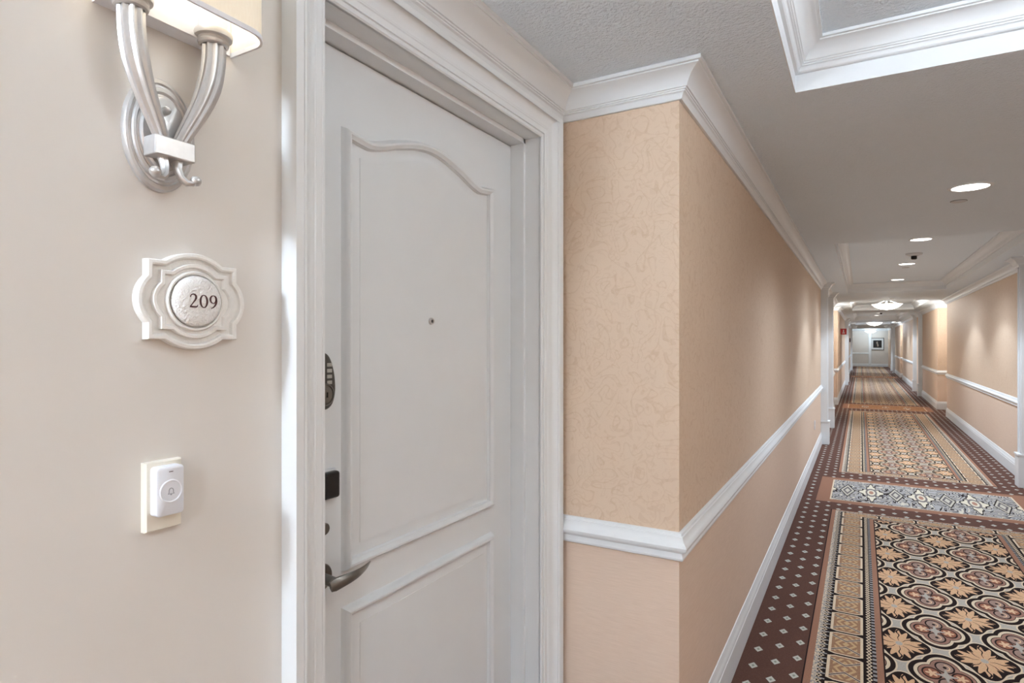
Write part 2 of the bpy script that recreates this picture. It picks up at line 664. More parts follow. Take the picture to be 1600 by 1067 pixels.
# ------------------------------------------------------------------ mouldings
CROWN = [(0, 0), (.010, 0), (.013, .004), (.0145, .011), (.019, .018), (.025, .021), (.025, .025), (.029, .026), (.0295, .030),
         (.034, .031), (.037, .041), (.043, .052), (.051, .062), (.061, .070), (.072, .0765), (.081, .080), (.081, .084),
         (.090, .085), (.090, .097), (0, .097)]
RAIL = [(0, 0), (.011, 0), (.016, .004), (.017, .010), (.014, .017), (.012, .026), (.014, .030), (.020, .031), (.021, .034),
        (.027, .035), (.031, .041), (.032, .049), (.029, .056), (.024, .061), (.019, .067), (.0165, .075), (.0155, .081),
        (.012, .083), (.010, .090), (.004, .093), (0, .093)]
BASE = [(0, 0), (.018, 0), (.018, .122), (.015, .126), (.0145, .130), (.017, .133), (.0165, .140), (.012, .150), (.008, .160),
        (.0065, .172), (.004, .180), (0, .182)]
ZCR, ZRL = ZC - 0.097, CAMZ - 0.7185
tn = [0]


def run(kind, path, side, label):
    prof, z, mat = {'crown': (CROWN, ZCR, M_TRIM), 'rail': (RAIL, ZRL, M_TRIM), 'base': (BASE, 0.0, M_TRIM)}[kind]
    if kind == 'base':
        nm = 'baseboard_left' if side > 0 else 'baseboard_right'
    else:
        tn[0] += 1
        nm = 'trim_%d' % tn[0]
    o = MB().sweep(path, prof, floor_map(z), side).build(nm, mat, smooth=28)
    return struct(o, label, {'crown': 'crown moulding', 'rail': 'chair rail', 'base': 'baseboard'}[kind])


def bump_path(x, y0, y1, pil, depth):
    """straight run along x with pilaster bumps (list of y ranges)"""
    p = [(x, y0)]
    for a, b in pil:
        p += [(x, a), (x + depth, a), (x + depth, b), (x, b)]
    return p + [(x, y1)]


PW = 0.15
LP0 = [(10.16, 10.16 + PW), (12.2, 12.2 + PW)]
RP0 = [(8.3 - PW, 8.3)]
LP1 = [(24.9, 24.9 + PW), (27.0, 27.0 + PW)]
RP1 = [(20.75, 20.75 + PW), (22.75, 22.75 + PW)]
LP2 = [(38.6, 38.6 + PW)]
RP2 = [(36.4, 36.4 + PW), (38.8, 38.8 + PW)]
PD = 0.095
XF = -0.952                                      # crown on the door wall sits on a frieze board
struct(MB().box(XD, XF, -1.3, 2.0, ZCR, ZC).build('trim_frieze', M_TRIM), 'white frieze board under the crown above the entry door', 'frieze')
run('crown', [(XF, -1.3), (XF, 2.0)] + bump_path(XL, 2.0, 15.2, LP0, PD) + [(XD, 15.2), (XD, 16.85)]
    + bump_path(XL + .02, 16.85, 30.05, LP1, PD) + [(XD, 30.05), (XD, 31.7)] + bump_path(XL + .02, 31.7, YE, LP2, PD), 1,
    'white crown moulding above the entry door running down the left wall')
run('crown', [(XR, 0.45), (XRB, 0.45), (XRB, 2.0)] + bump_path(XR, 2.0, 15.3, RP0, -PD) + [(XRB, 15.3), (XRB, 16.85)]
    + bump_path(XR - .02, 16.85, 30.15, RP1, -PD) + [(XRB, 30.15), (XRB, 31.7)] + bump_path(XR - .02, 31.7, YE, RP2, -PD), -1,
    'white crown moulding along the right corridor wall')
run('crown', [(XL, YE), (XR, YE)], 1, 'crown moulding across the far end wall')

segsL = [([(XD + .02, 2.0), (XL, 2.0), (XL, 10.16)], 'white chair rail wrapping the near wallpapered corner'),
         ([(XL, 12.35), (XL, 15.2)], 'left chair rail just before the second bay'),
         ([(XD, 16.85), (XL + .02, 16.85), (XL + .02, 24.9)], 'left chair rail below the red sign'),
         ([(XL + .02, 27.15), (XL + .02, 30.05)], 'left chair rail before the third bay'),
         ([(XD, 31.7), (XL + .02, 31.7), (XL + .02, 38.6)], 'farthest left chair rail')]
segsR = [([(XR, 8.3), (XR, 15.3), (XRB, 15.3)], 'white chair rail along the right wall with light pools'),
         ([(XRB, 16.85), (XR - .02, 16.85), (XR - .02, 20.75)], 'right chair rail wrapping the second bay corner'),
         ([(XR - .02, 22.9), (XR - .02, 30.15), (XRB, 30.15)], 'right chair rail beyond the second pair of pilasters'),
         ([(XRB, 31.7), (XR - .02, 31.7), (XR - .02, 36.4)], 'farthest right chair rail')]
for p, lb in segsL:
    run('rail', p, 1, lb)
    run('base', p, 1, lb.replace('chair rail', 'baseboard'))
for p, lb in segsR:
    run('rail', p, -1, lb)
    run('base', p, -1, lb.replace('chair rail', 'baseboard'))
run('rail', [(XL, YE), (0.44, YE)], 1, 'chair rail on the left half of the end wall')
run('base', [(XL, YE), (0.44, YE)], 1, 'baseboard on the left half of the end wall')
run('base', [(0.60, YE), (XR, YE)], 1, 'baseboard under the framed picture on the end wall')

# pilasters (casing boards with plinths)
def pilaster(x, y0, y1, s, label):
    """x wall plane, s=+1 for a left wall (projects to +X)"""
    o = thing('pilaster', (x, y0, 0), label, 'pilaster')
    o['kind'] = 'structure'
    L = y1 - y0
    d = 0.085 * s
    mb = MB().box(0 if s > 0 else d, d if s > 0 else 0, 0, L, 0.33, ZCR + 0.004)
    mb.build('shaft', M_TRIM, o)
    e = 0.013 * s
    for a in (0.012, L - 0.034):
        MB().box(min(d, d + e * .7), max(d, d + e * .7), a, a + 0.022, 0.36, ZCR).build('bead', M_TRIM, o)
    dp = 0.112 * s
    mb = MB().box(min(0, dp), max(0, dp), -0.012, L + 0.012, 0, 0.335)
    mb.build('plinth', M_TRIM, o, bevel=0.004)
    dq = 0.120 * s
    MB().box(min(0, dq), max(0, dq), -0.017, L + 0.017, 0.335, 0.352).build('plinth_cap', M_TRIM, o)
    return o


pilaster(XL, *LP0[0], 1, 'nearest white pilaster on the left corridor wall')
pilaster(XL, *LP0[1], 1, 'second white pilaster on the left, half hidden behind the nearest')
pilaster(XR, *RP0[0], -1, 'white pilaster at the right edge of the view')
pilaster(XL + .02, *LP1[0], 1, 'white pilaster past the red sign on the left wall')
pilaster(XL + .02, *LP1[1], 1, 'white pilaster behind the one past the red sign')
pilaster(XR - .02, *RP1[0], -1, 'right pilaster just beyond the second bay')
pilaster(XR - .02, *RP1[1], -1, 'right pilaster one behind the second bay pilaster')
pilaster(XL + .02, *LP2[0], 1, 'farthest left pilaster before the end wall')
pilaster(XR - .02, *RP2[0], -1, 'second farthest right pilaster before the end wall')
pilaster(XR - .02, *RP2[1], -1, 'farthest right pilaster before the end wall')
struct(MB().box(0.44, 0.60, YE - 0.09, YE, 0, ZCR).build('trim_end_post', M_TRIM, bevel=0.006),
       'white post on the end wall left of the framed picture', 'post')

# tray mouldings: flat lip then crown up to the raised panel
TRAY = [(0, 0), (.004, 0), (.004, .062), (.014, .064), (.018, .068), (.019, .074), (.023, .080), (.028, .082), (.028, .086),
        (.033, .088), (.034, .092), (.038, .094), (.041, .102), (.047, .112), (.056, .121), (.066, .128), (.077, .1325),
        (.086, .1345), (.086, .1385), (.095, .1395), (.095, .150), (0, .150)]
tl = ['nearest ceiling tray, at the top right', 'second ceiling tray, with the round lights', 'bright tray above the first bowl lamp',
      'fourth ceiling tray, beyond the first bowl lamp', 'fifth ceiling tray, above the second bowl lamp', 'last ceiling tray']
for (a, b), lb in zip(trays, tl):
    tn[0] += 1
    o = MB().sweep([(TX0, a), (TX1, a), (TX1, b), (TX0, b)], TRAY, floor_map(ZC), -1, closed=True).build('trim_%d' % tn[0], M_TRIM, smooth=28)
    struct(o, 'white crown and lip lining the ' + lb, 'tray moulding')

# ------------------------------------------------------------------ entry door
door = thing('door_1', (-1.08, 1.383, 0), 'white two-panel entry door with an arched upper panel', 'door')
door['kind'] = 'structure'
HW = 0.4705
DT = CAMZ + 0.70
MB().box(-0.044, 0, -HW, HW, 0.012, DT).build('door_slab', M_DOOR, door)


def arch(y0, y1, z0, z1, dip, rise):
    p = [(y0, z0), (y1, z0)]
    n = 48
    for i in range(n + 1):
        s = i / n
        yy = y1 + (y0 - y1) * s
        tt = abs(2 * s - 1)                       # 0 centre, 1 corner
        if 0 < i < n and tt > 0.80:
            continue
        if rise == 0:
            zz = z1
            if 0 < i < n:
                continue
        else:
            k = max(0.0, 1 - tt / 0.80)
            bell = 0.5 - 0.5 * math.cos(math.pi * min(1, k))
            zz = z1 + rise * bell - dip * max(0, 1 - abs(tt - 0.74) / 0.26) * 0.5
        p.append((yy, zz))
    return p


PANEL = [(0, 0), (0.002, .002), (.004, .0065), (.007, .0105), (.011, .0130), (.016, .0125), (.0215, .009), (.024, .008), (.0245, .0045), (.0265, .004),
         (.027, .0012), (.030, .0008), (.048, .0035), (.054, .0055), (.056, .0055), (.0565, .0070), (.060, .0072)]
up = arch(-0.339, 0.339, 0.970, 2.042, 0.022, 0.05)
lo = arch(-0.339, 0.339, 0.16, 0.884, 0, 0)
dmap = lambda a, b, h: (h, a, b)
PANEL = [(o, h * 1.6 if o < .025 else h) for o, h in PANEL]
for p in (up, lo):
    mb = MB().sweep(p, PANEL, dmap, -1, closed=True)
    k = len(PANEL)
    top = [mb.v[i * k + k - 1] for i in range(2, len(p))]
    zlow = mb.v[k - 1][2]
    for q0, q1 in zip(top, top[1:]):
        mb.quad(q0, q1, (q1[0], q1[1], zlow), (q0[0], q0[1], zlow))
    mb.build('raised_panel', M_DOOR, door, smooth=24)


# peephole
pm = MB().lathe([(0.0, .0035), (.0052, .0035), (.0056, .007), (.0085, .007), (.0098, .0055), (.0102, 0)], lambda a, b, h: (h + .007, a, 1.583 + b))
ph = pm.build('peephole', M_METAL, door, smooth=30)
MB().lathe([(0, .0062), (.003, .0058), (.0054, .0045)], lambda a, b, h: (h + .0065, a, 1.583 + b), 16).build('lens', M_BLACK, ph, smooth=60)

# keypad deadbolt (egg-shaped plate, keys, cylinder)
KY, KZ = -0.408, 1.432
kb = MB()
egg = []
for i in range(40):
    th = 2 * math.pi * i / 40
    zz = math.sin(th)
    wv = 0.0335 * (1 - 0.20 * zz)
    egg.append((KY + wv * math.cos(th) * (abs(math.cos(th)) ** -0.18 if abs(math.cos(th)) > 1e-3 else 1), KZ + 0.0655 * zz))
kprof = [(0, 0), (0, .016), (.002, .0195), (.005, .021), (.009, .0212)]
kb.sweep(egg, kprof, dmap, -1, closed=True)
kb.f.append(tuple(i * 5 + 4 for i in range(40)))
kp = kb.build('keypad_lock', M_DARKMETAL, door, smooth=30)
for r in range(4):
    for c_ in (-1, 1):
        MB().box(.0212, .0228, KY + c_ * .0125 - .0075, KY + c_ * .0125 + .0075, KZ + .038 - r * .0135 - .0042,
                 KZ + .038 - r * .0135 + .0042).build('key', M_KEYS, kp, bevel=0.0007)
MB().lathe([(.026, .0205), (.026, .0235), (.0235, .026), (.0215, .026), (.0205, .0235), (.014, .024), (.0135, .028), (.0, .0285)],
           lambda a, b, h: (h, KY + a, KZ - .030 + b), 32).build('cylinder', M_PEWTER, kp, smooth=30)
MB().box(.028, .0300, KY - .0012, KY + .0012, KZ - .036, KZ - .024).build('keyhole', M_BLACK, kp)

# black sensor box under the keypad
bm_ = MB().box(0.0, 0.026, -0.413, -0.364, 1.160, 1.222)
bb_ = bm_.build('lock_box', M_BLACK, door, bevel=0.007)
MB().box(0.0, 0.012, -0.416, -0.362, 1.154, 1.226).build('mount', M_SPEAKER, bb_, bevel=0.003)
# small round cylinder
MB().lathe([(0, .012), (.011, .012), (.0135, .010), (.0145, 0)], lambda a, b, h: (h, -0.397 + a, 1.090 + b), 24).build('latch_cylinder', M_PEWTER, door, smooth=30)
# lever handle
LY, LZ = -0.405, 0.980
lv = MB().lathe([(0, .010), (.0285, .010), (.031, .007), (.0315, 0)], lambda a, b, h: (h, LY + a, LZ + b), 32).build('lever_handle', M_PEWTER, door, smooth=30)
MB().tube([(0.004, LY, LZ), (0.034, LY, LZ - .002), (0.050, LY, LZ - .003)], [.0125, .012, .0115], 18).build('spindle', M_PEWTER, lv, smooth=40)
pts, rad = [], []
for i in range(15):
    s = i / 14
    pts.append((0.050 + 0.016 * math.sin(math.pi * s) - 0.012 * s * s, LY - 0.014 + 0.140 * s, LZ - 0.008 + 0.018 * s ** 0.7 - 0.006 * s * s))
    rad.append(max(0.0016, 0.0150 * (1 - s) ** 0.8 + 0.0016) * (0.75 if i == 0 else 1))
MB().tube(pts, rad, 10, ell=0.62).build('lever', M_PEWTER, lv, smooth=35)

# jambs (two stepped faces) and casing
jm = MB()
for (y, s) in ((OY0, 1), (OY1, -1)):
    a, b = sorted((y - s * 0.02, y))
    jm.box(-1.13, XD, a, b, 0, OZ + 0.02)
    a, b = sorted((y, y + s * 0.0115))
    jm.box(-1.13, -1.027, a, b, 0, OZ)
jm.box(-1.13, XD, OY0, OY1, OZ, OZ + 0.02)
jm.box(-1.13, -1.027, OY0, OY1, OZ - 0.016, OZ)
struct(jm.build('door_jamb', M_TRIM), 'stepped white jamb lining the entry door opening', 'door jamb')
CAS = [(0, -.002), (0, .005), (.003, .0085), (.009, .009), (.012, .007), (.014, .0075), (.0145, .012), (.030, .0135), (.033, .0155),
       (.036, .0145), (.0385, .016), (.042, .017), (.050, .0185), (.060, .023), (.067, .029), (.071, .0345), (.0735, .035),
       (.074, .0385), (.078, .041), (.082, .041), (.083, .0385), (.0845, .0405), (.104, .042), (.104, 0)]
HCAS = 0.803 - 0.72
cas = MB()
cas.sweep([(OY0, 0), (OY0, OZ), (OY1, OZ), (OY1, 0)], [(o, h) for o, h in CAS], lambda a, b, h: (XD + h, a, b), -1)
co = cas.build('door_casing', M_TRIM, smooth=28)
# the head meets the crown
for v in co.data.vertices:
    if v.co.z > ZCR and v.co.z > OZ:
        v.co.z = OZ + (v.co.z - OZ) * (HCAS / 0.104)
for v in co.data.vertices:
    if v.co.z > OZ + 1e-4:
        v.co.z = min(v.co.z, ZCR - 0.0005) if v.co.z > ZCR else v.co.z
struct(co, 'deep moulded white casing framing the entry door', 'door casing')

# ------------------------------------------------------------------ plaque 209
pq = thing('number_plaque', (XD, 0.600, CAMZ + 0.069), 'white plaster quatrefoil plaque reading 209 beside the door', 'plaque')


def quatrefoil(w, h, cw, ch, pw, ph_, n=14):
    """rectangle w x h (halves) with circular lobes: chords cw/ch, protrusions pw (sides) ph_ (top/bottom)"""
    pts = []

    def arc(c, hs, pr, d, along):
        R = (hs * hs + pr * pr) / (2 * pr)
        a0 = math.asin(min(1, hs / R))
        for i in range(n + 1):
            a = -a0 + 2 * a0 * i / n
            o = R * math.cos(a) - (R - pr)
            s_ = R * math.sin(a)
            pts.append((c[0] + d[0] * o + along[0] * s_, c[1] + d[1] * o + along[1] * s_))
    pts.append((w, -h)); arc((w, 0), ch, pw, (1, 0), (0, 1))
    pts.append((w, h)); arc((0, h), cw, ph_, (0, 1), (-1, 0))
    pts.append((-w, h)); arc((-w, 0), ch, pw, (-1, 0), (0, -1))
    pts.append((-w, -h)); arc((0, -h), cw, ph_, (0, -1), (1, 0))
    return pts


def tier(pts, prof, name, mat):
    mb = MB().sweep(pts, prof, dmap, -1, closed=True)
    k = len(prof)
    mb.f.append(tuple(i * k + k - 1 for i in range(len(pts))))
    return mb.build(name, mat, pq, smooth=30)


tier(quatrefoil(.077, .063, .050, .037, .0155, .0165), [(0, 0), (0, .013), (.0015, .0155), (.006, .016), (.0085, .0145), (.0095, .0095), (.0105, .0085)], 'back_plate', M_STONE)
tier(quatrefoil(.0570, .0470, .038, .027, .0125, .0145), [(0, .008), (0, .0155), (.001, .017), (.0055, .017), (.007, .0155), (.008, .0125)], 'inner_tier', M_STONE)
MB().lathe([(.0500, .011), (.0495, .0165), (.0475, .0190), (.0450, .0182), (.0440, .0162)], dmap, 48).build('ring', M_STONE, pq, smooth=40)
BH = [(.0415, .013), (.0418, .0195), (.0405, .0230), (.0375, .0256), (.033, .0272), (.026, .0280), (.017, .0283), (0, .0284)]
boss = MB().lathe(BH, dmap, 48).build('boss', M_BOSS, pq, smooth=50)


def stroke(path, h=0.0289, th=0.0012):
    """flat calligraphic stroke from (a, b, half-width) samples"""
    mb = MB()
    n = len(path)
    L, R = [], []
    for i, (a, b, wd) in enumerate(path):
        p0, p1 = path[max(0, i - 1)], path[min(n - 1, i + 1)]
        d = Vector((p1[0] - p0[0], p1[1] - p0[1])).normalized()
        L.append((a - d.y * wd, b + d.x * wd))
        R.append((a + d.y * wd, b - d.x * wd))
    for i in range(n - 1):
        for (p, q, r, s_) in ((L[i], L[i + 1], R[i + 1], R[i]),):
            i0 = len(mb.v)
            mb.v += [(h, *p), (h, *q), (h, *r), (h, *s_), (h - th, *p), (h - th, *q), (h - th, *r), (h - th, *s_)]
            mb.f += [tuple(i0 + x for x in f) for f in ((0, 1, 2, 3), (7, 6, 5, 4), (0, 4, 5, 1), (1, 5, 6, 2), (2, 6, 7, 3), (3, 7, 4, 0))]
    return mb


U = 0.0225                                        # digit height


def digit(name, strokes, ox):
    mb = MB()
    for st in strokes:
        m2 = stroke([(ox + a * U * 1.12, (b - 0.5) * U + .0005, w_ * U * 1.2) for a, b, w_ in st])
        i0 = len(mb.v)
        mb.v += m2.v
        mb.f += [tuple(i0 + x for x in f) for f in m2.f]
    return mb.build(name, M_DARKINK, boss)


two = [[(.05, .74, .03), (.06, .84, .025), (.13, .93, .03), (.24, .97, .035), (.36, .93, .05), (.43, .82, .062), (.43, .69, .062), (.37, .55, .05),
        (.27, .40, .035), (.16, .24, .03), (.06, .10, .028), (.03, .055, .03)],
       [(.02, .05, .045), (.20, .05, .05), (.42, .05, .05), (.50, .08, .035), (.55, .20, .012)]]
oval = []
for i in range(33):
    th = 2 * math.pi * i / 32
    oval.append((.28 + .235 * math.cos(th), .48 + .455 * math.sin(th), .024 + .036 * abs(math.cos(th)) ** 1.5))
nine = []
for i in range(29):
    th = 2 * math.pi * i / 28
    nine.append((.27 + .215 * math.cos(th), .66 + .285 * math.sin(th), .022 + .034 * abs(math.cos(th)) ** 1.5))
tail = [(.485, .66, .05), (.49, .50, .056), (.46, .34, .05), (.38, .18, .04), (.26, .06, .03), (.12, -.03, .018)]
digit('digit', two, -0.0180)
digit('digit', [oval], -0.0008)
digit('digit', [nine, tail], 0.0164)

# ------------------------------------------------------------------ doorbell
db = thing('doorbell', (XD, 0.5500, CAMZ - 0.2410), 'white push-button doorbell on an ivory switch plate below the plaque', 'doorbell')
mb = MB().sweep([(-.0292, -.0545), (.0292, -.0545), (.0292, .0545), (-.0292, .0545)], [(0, 0), (0, .009), (.002, .0125), (.006, .0135)], dmap, -1, closed=True)
mb.f.append(tuple(i * 4 + 3 for i in range(4)))
wp = mb.build('wall_plate', M_IVORY, db, smooth=25)


def rrect(w, h, r, n=6):
    p = []
    for cx, cy, a0 in ((w - r, -h + r, -90), (w - r, h - r, 0), (-w + r, h - r, 90), (-w + r, -h + r, 180)):
        for i in range(n + 1):
            a = math.radians(a0 + 90 * i / n)
            p.append((cx + r * math.cos(a), cy + r * math.sin(a)))
    return p


pts = [(a - .0005, b + .009) for a, b in rrect(.0220, .0385, .006)]
mb = MB().sweep(pts, [(0, .0135), (0, .0285), (.0008, .0305), (.003, .0315)], dmap, -1, closed=True)
mb.f.append(tuple(i * 4 + 3 for i in range(len(pts))))
body = mb.build('bell_body', M_PLASTIC, db, smooth=30)
BA, BB = -0.0005, 0.0085
bc = lambda a, b, h: (h, a + BA, b + BB)
bt = MB().lathe([(.0182, .031), (.0182, .0328), (.0170, .0337), (.0160, .0333), (.0153, .0322), (0, .0322)], bc, 40).build('button', M_PLASTIC, body, smooth=30)
bellp = [(a * .74, b * .74) for a, b in [(-.0062, -.0055), (-.0046, -.003), (-.0046, .002), (-.003, .0052), (0, .0064), (.003, .0052), (.0046, .002), (.0046, -.003), (.0062, -.0055)]]
mb = stroke([(a + BA, b + BB, .00055) for a, b in bellp], .0326, .0008)
mb2 = stroke([(a + BA, b + BB, .0005) for a, b in ((-.0049, -.0041), (.0049, -.0041))], .0326, .0008)
mb3 = stroke([(a + BA, b + BB, .0008) for a, b in ((-.0012, -.0055), (.0012, -.0055))], .0326, .0008)
for m2 in (mb2, mb3):
    i0 = len(mb.v)
    mb.v += m2.v
    mb.f += [tuple(i0 + x for x in f) for f in m2.f]
mb.build('bell_symbol', M_GREYINK, body)
MB().box(.0312, .0318, -.0035, .0030, .0385, .0396).build('indicator_slot', M_DARKINK, body)

# ------------------------------------------------------------------ sconce
SY, SZ = 0.547, CAMZ
def make_sconce():
    o = thing('wall_sconce', (XD, SY, SZ + 0.33), 'silver two-arm wall sconce with cream half shade above the plaque', 'sconce', 'wall sconces in the bays')
    # local origin = centre of the back plate, +X out of the wall
    MB().lathe([(1.0, 0), (1.0, .006), (.965, .010), (.90, .0115), (.87, .0095), (.83, .010), (.80, .0145), (.74, .016), (.70, .0135),
                (.665, .0145), (.645, .0185), (.60, .0205), (0, .0215)], lambda a, b, h: (h, a * .0565, b * .090), 48).build('back_plate', M_METAL, o, smooth=28)
    for zz in (.036, -.052):
        MB().lathe([(.0065, .019), (.0065, .023), (.006, .027), (.004, .031), (0, .032)], lambda a, b, h, zz=zz: (h, a, b + zz), 18).build('screw', M_METAL, o, smooth=50)
    cb = MB().box(.018, .050, -.0325, .0315, -.043, -.013)
    cb.build('clamp', M_METAL, o, bevel=0.002)
    for s in (-1, 1):
        P0, P1, P2, P3 = Vector((.035, s * .012, -.020)), Vector((.040, s * .034, .035)), Vector((.046, s * .068, .075)), Vector((.046, s * .065, .165))
        pts, rad = [], []
        for i in range(25):
            t = i / 24
            p = P0 * (1 - t) ** 3 + P1 * (3 * t * (1 - t) ** 2) + P2 * (3 * t * t * (1 - t)) + P3 * t ** 3
            pts.append(p)
            rad.append(.0105 + .0090 * min(1, t * 1.5) - .0006 * t)
        MB().tube(pts, rad, 48, flute=.17, nf=9).build('arm', M_METAL, o, smooth=32)
        cup = lambda a, b, h, s=s: (.046 + a, s * .065 + b, .158 + h)
        c = MB().lathe([(.0185, 0), (.0225, .002), (.0240, .006), (.0225, .010), (.0235, .012), (.0285, .014), (.0295, .019), (.0285, .023), (.0235, .024), (0, .024)],
                       cup, 32).build('cup', M_METAL, o, smooth=35)
        MB().lathe([(.0215, .024), (.0215, .075), (.0205, .078), (0, .078)], cup, 28).build('candle_sleeve', M_LINER, o, smooth=35)
        MB().lathe([(.007, .078), (.013, .092), (.0165, .108), (.014, .128), (.007, .146), (0, .155)], cup, 20).build('bulb', M_BULB, o, smooth=60)
        # hooked tail with a ball
        tp = [(.034, s * .012, -.042), (.037, s * .010, -.057), (.042, s * .013, -.070), (.046, s * .020, -.077), (.049, s * .027, -.0765), (.050, s * .032, -.071)]
        MB().tube(tp, [.0085, .0072, .0062, .0055, .005, .0045], 14, flute=.12, nf=6).build('hook', M_METAL, o, smooth=40)
        bx, by, bz = tp[-1]
        MB().lathe([(.0001, -.0085), (.005, -.0068), (.008, -.003), (.0085, 0), (.008, .003), (.005, .0068), (.0001, .0085)],
                   lambda a, b, h: (bx + a, by + b, bz + h), 18).build('ball_finial', M_METAL, o, smooth=60)
    # shade: rounded half box against the wall, open above and below
    W, D, R = .128, .108, .040
    path = [(0, -W)]
    for cx, cy, a0 in ((D - R, -W + R, -90), (D - R, W - R, 0)):
        for i in range(9):
            a = math.radians(a0 + 90 * i / 8)
            path.append((cx + R * math.cos(a), cy + R * math.sin(a)))
    path.append((0, W))
    zb, zt = .180, .395
    MB().sweep(path, [(0, zb), (0, zt), (.0016, zt), (.0016, zb), (0, zb)], lambda a, b, h: (a, b, h), 1, cap=False).build('lamp_shade', M_SHADE, o, smooth=40)
    MB().sweep(path, [(-.0008, zb - .003), (-.0008, zb + .005), (.0030, zb + .005), (.0030, zb - .003), (-.0008, zb - .003)], lambda a, b, h: (a, b, h), 1).build('shade_rim', M_LINER, o, smooth=40)
    # back pan with side returns
    pn = MB().box(.0, .004, -W + .004, W - .004, zb - .002, zt - .03)
    pn.box(.0, .030, -.095, .095, zb - .012, zb - .006)
    pn.build('back_pan', M_LINER, o)
    MB().box(.030, .0335, -.075, .075, zb - .012, zb + .055).build('cross_bar', M_LINER, o, bevel=.0008)
    return o


def lamp(name, loc, power, color, radius, parent=None, spot=None, blend=0.35):
    ld = bpy.data.lights.new(name, 'SPOT' if spot else 'POINT')
    ld.energy = power
    ld.color = color
    ld.shadow_soft_size = radius
    if spot:
        ld.spot_size = math.radians(spot)
        ld.spot_blend = blend
    lo_ = bpy.data.objects.new(name, ld)
    COL.objects.link(lo_)
    lo_.location = loc
    if parent:
        lo_.parent = parent
    return lo_


sc = make_sconce()
for (x, y, rz, lb) in ((XRB, 1.72, ROT180, 'added fill sconce, out of view, on the set-back right wall of the near bay'),  # unseen sconce added as fill for door and near ceiling
                       (XD, 15.9, 0, 'wall sconce in the left recess of the second bay'),
                       (XRB, 15.95, ROT180, 'wall sconce in the right recess of the second bay'),
                       (XRB, 30.8, ROT180, 'wall sconce in the right recess of the third bay')):
    c = copy_tree(sc, (x, y, SZ + 0.33), lb, rz)
    for ch in c.children:
        if ch.name.startswith('lamp_shade'):
            ch.data = ch.data.copy()
            ch.data.materials[0] = M_SHADE_MED if y > 5 else M_SHADE_LOW
for s in (-1, 1):
    lamp('bulb_light', (.056, s * .062, .335), P_SCONCE, NEUT, .02, sc)
# the twin sconce of the same bay, on the same wall behind the viewer, burns at full brightness
tw = copy_tree(sc, (XD, -0.80, SZ + 0.33), 'wall sconce behind the viewer on the plaster wall')
for ch in tw.children:
    if ch.name.startswith('lamp_shade'):
        ch.data = ch.data.copy()
        ch.data.materials[0] = M_SHADE_LIT
    if ch.type == 'LIGHT':
        ch.data = ch.data.copy()
        ch.data.energy = 30.0

# ------------------------------------------------------------------ bowl lamps
def make_bowl():
    o = thing('bowl_lamp', (0.53, 16.6, ZT), 'large white alabaster bowl lamp hanging in the bright tray, nearest of three', 'ceiling lamp', 'bowl lamps down the corridor')
    MB().lathe([(0, -.265), (.06, -.262), (.13, -.250), (.20, -.226), (.26, -.190), (.30, -.150), (.312, -.140), (.300, -.140),
                (.255, -.182), (.19, -.216), (.10, -.244), (0, -.252)], lambda a, b, h: (a, b, h), 40).build('bowl', M_GLASSLIT, o, smooth=50)
    MB().lathe([(0, -.280), (.012, -.276), (.014, -.268), (0, -.262)], lambda a, b, h: (a, b, h), 16).build('finial', M_METAL, o, smooth=50)
    MB().lathe([(.010, -.255), (.010, -.03), (.075, -.028), (.080, -.012), (.080, 0), (0, 0)], lambda a, b, h: (a, b, h), 24).build('stem', M_METAL, o, smooth=30)
    for i in range(3):
        a = 2 * math.pi * i / 3 + .4
        MB().tube([(.03 * math.cos(a), .03 * math.sin(a), -.05), (.305 * math.cos(a), .305 * math.sin(a), -.142)], [.005, .005], 8).build('strut', M_METAL, o)
    return o


bw = make_bowl()
for (y, lb, p, col) in ((1.2, 'bowl lamp in the near bay just out of view overhead, lit as fill', P_DOME_NEAR, NEUT),  # unseen repeat of the bowls, lit as fill for the near tray
                        (31.4, 'second bowl lamp down the corridor, smaller than the first', P_DOME * 1.1, NEUT),
                        (44.4, 'farthest and smallest bowl lamp before the end wall', P_DOME * 0.6, COOL)):
    c = copy_tree(bw, (0.53, y, ZT if y < 44 else ZC), lb)
    lamp('bowl_light', (0, 0, -.09), p * .6, col, .10, c)
    if y > 5:
        lamp('bowl_light', (0, 0, -.36), p * .4, col, .08, c)
lamp('bowl_light', (0, 0, -.09), P_DOME * .6, WARM, .10, bw)
lamp('bowl_light', (0, 0, -.36), P_DOME * .4, WARM, .08, bw)

# ------------------------------------------------------------------ recessed lights, covers, detector
def make_down():
    o = thing('recessed_downlight', (0.545, 4.315, ZC), 'largest round recessed ceiling light, nearest the viewer', 'ceiling light', 'round recessed ceiling lights')
    MB().lathe([(.088, -.001), (.090, -.006), (.100, -.008), (.108, -.004), (.109, 0)], lambda a, b, h: (a, b, h), 36).build('trim_ring', M_TRIM, o, smooth=40)
    MB().lathe([(.0885, -.001), (.0885, -.0045), (0, -.0050)], lambda a, b, h: (a, b, h), 32).build('lens', M_LENS, o, smooth=40)
    return o


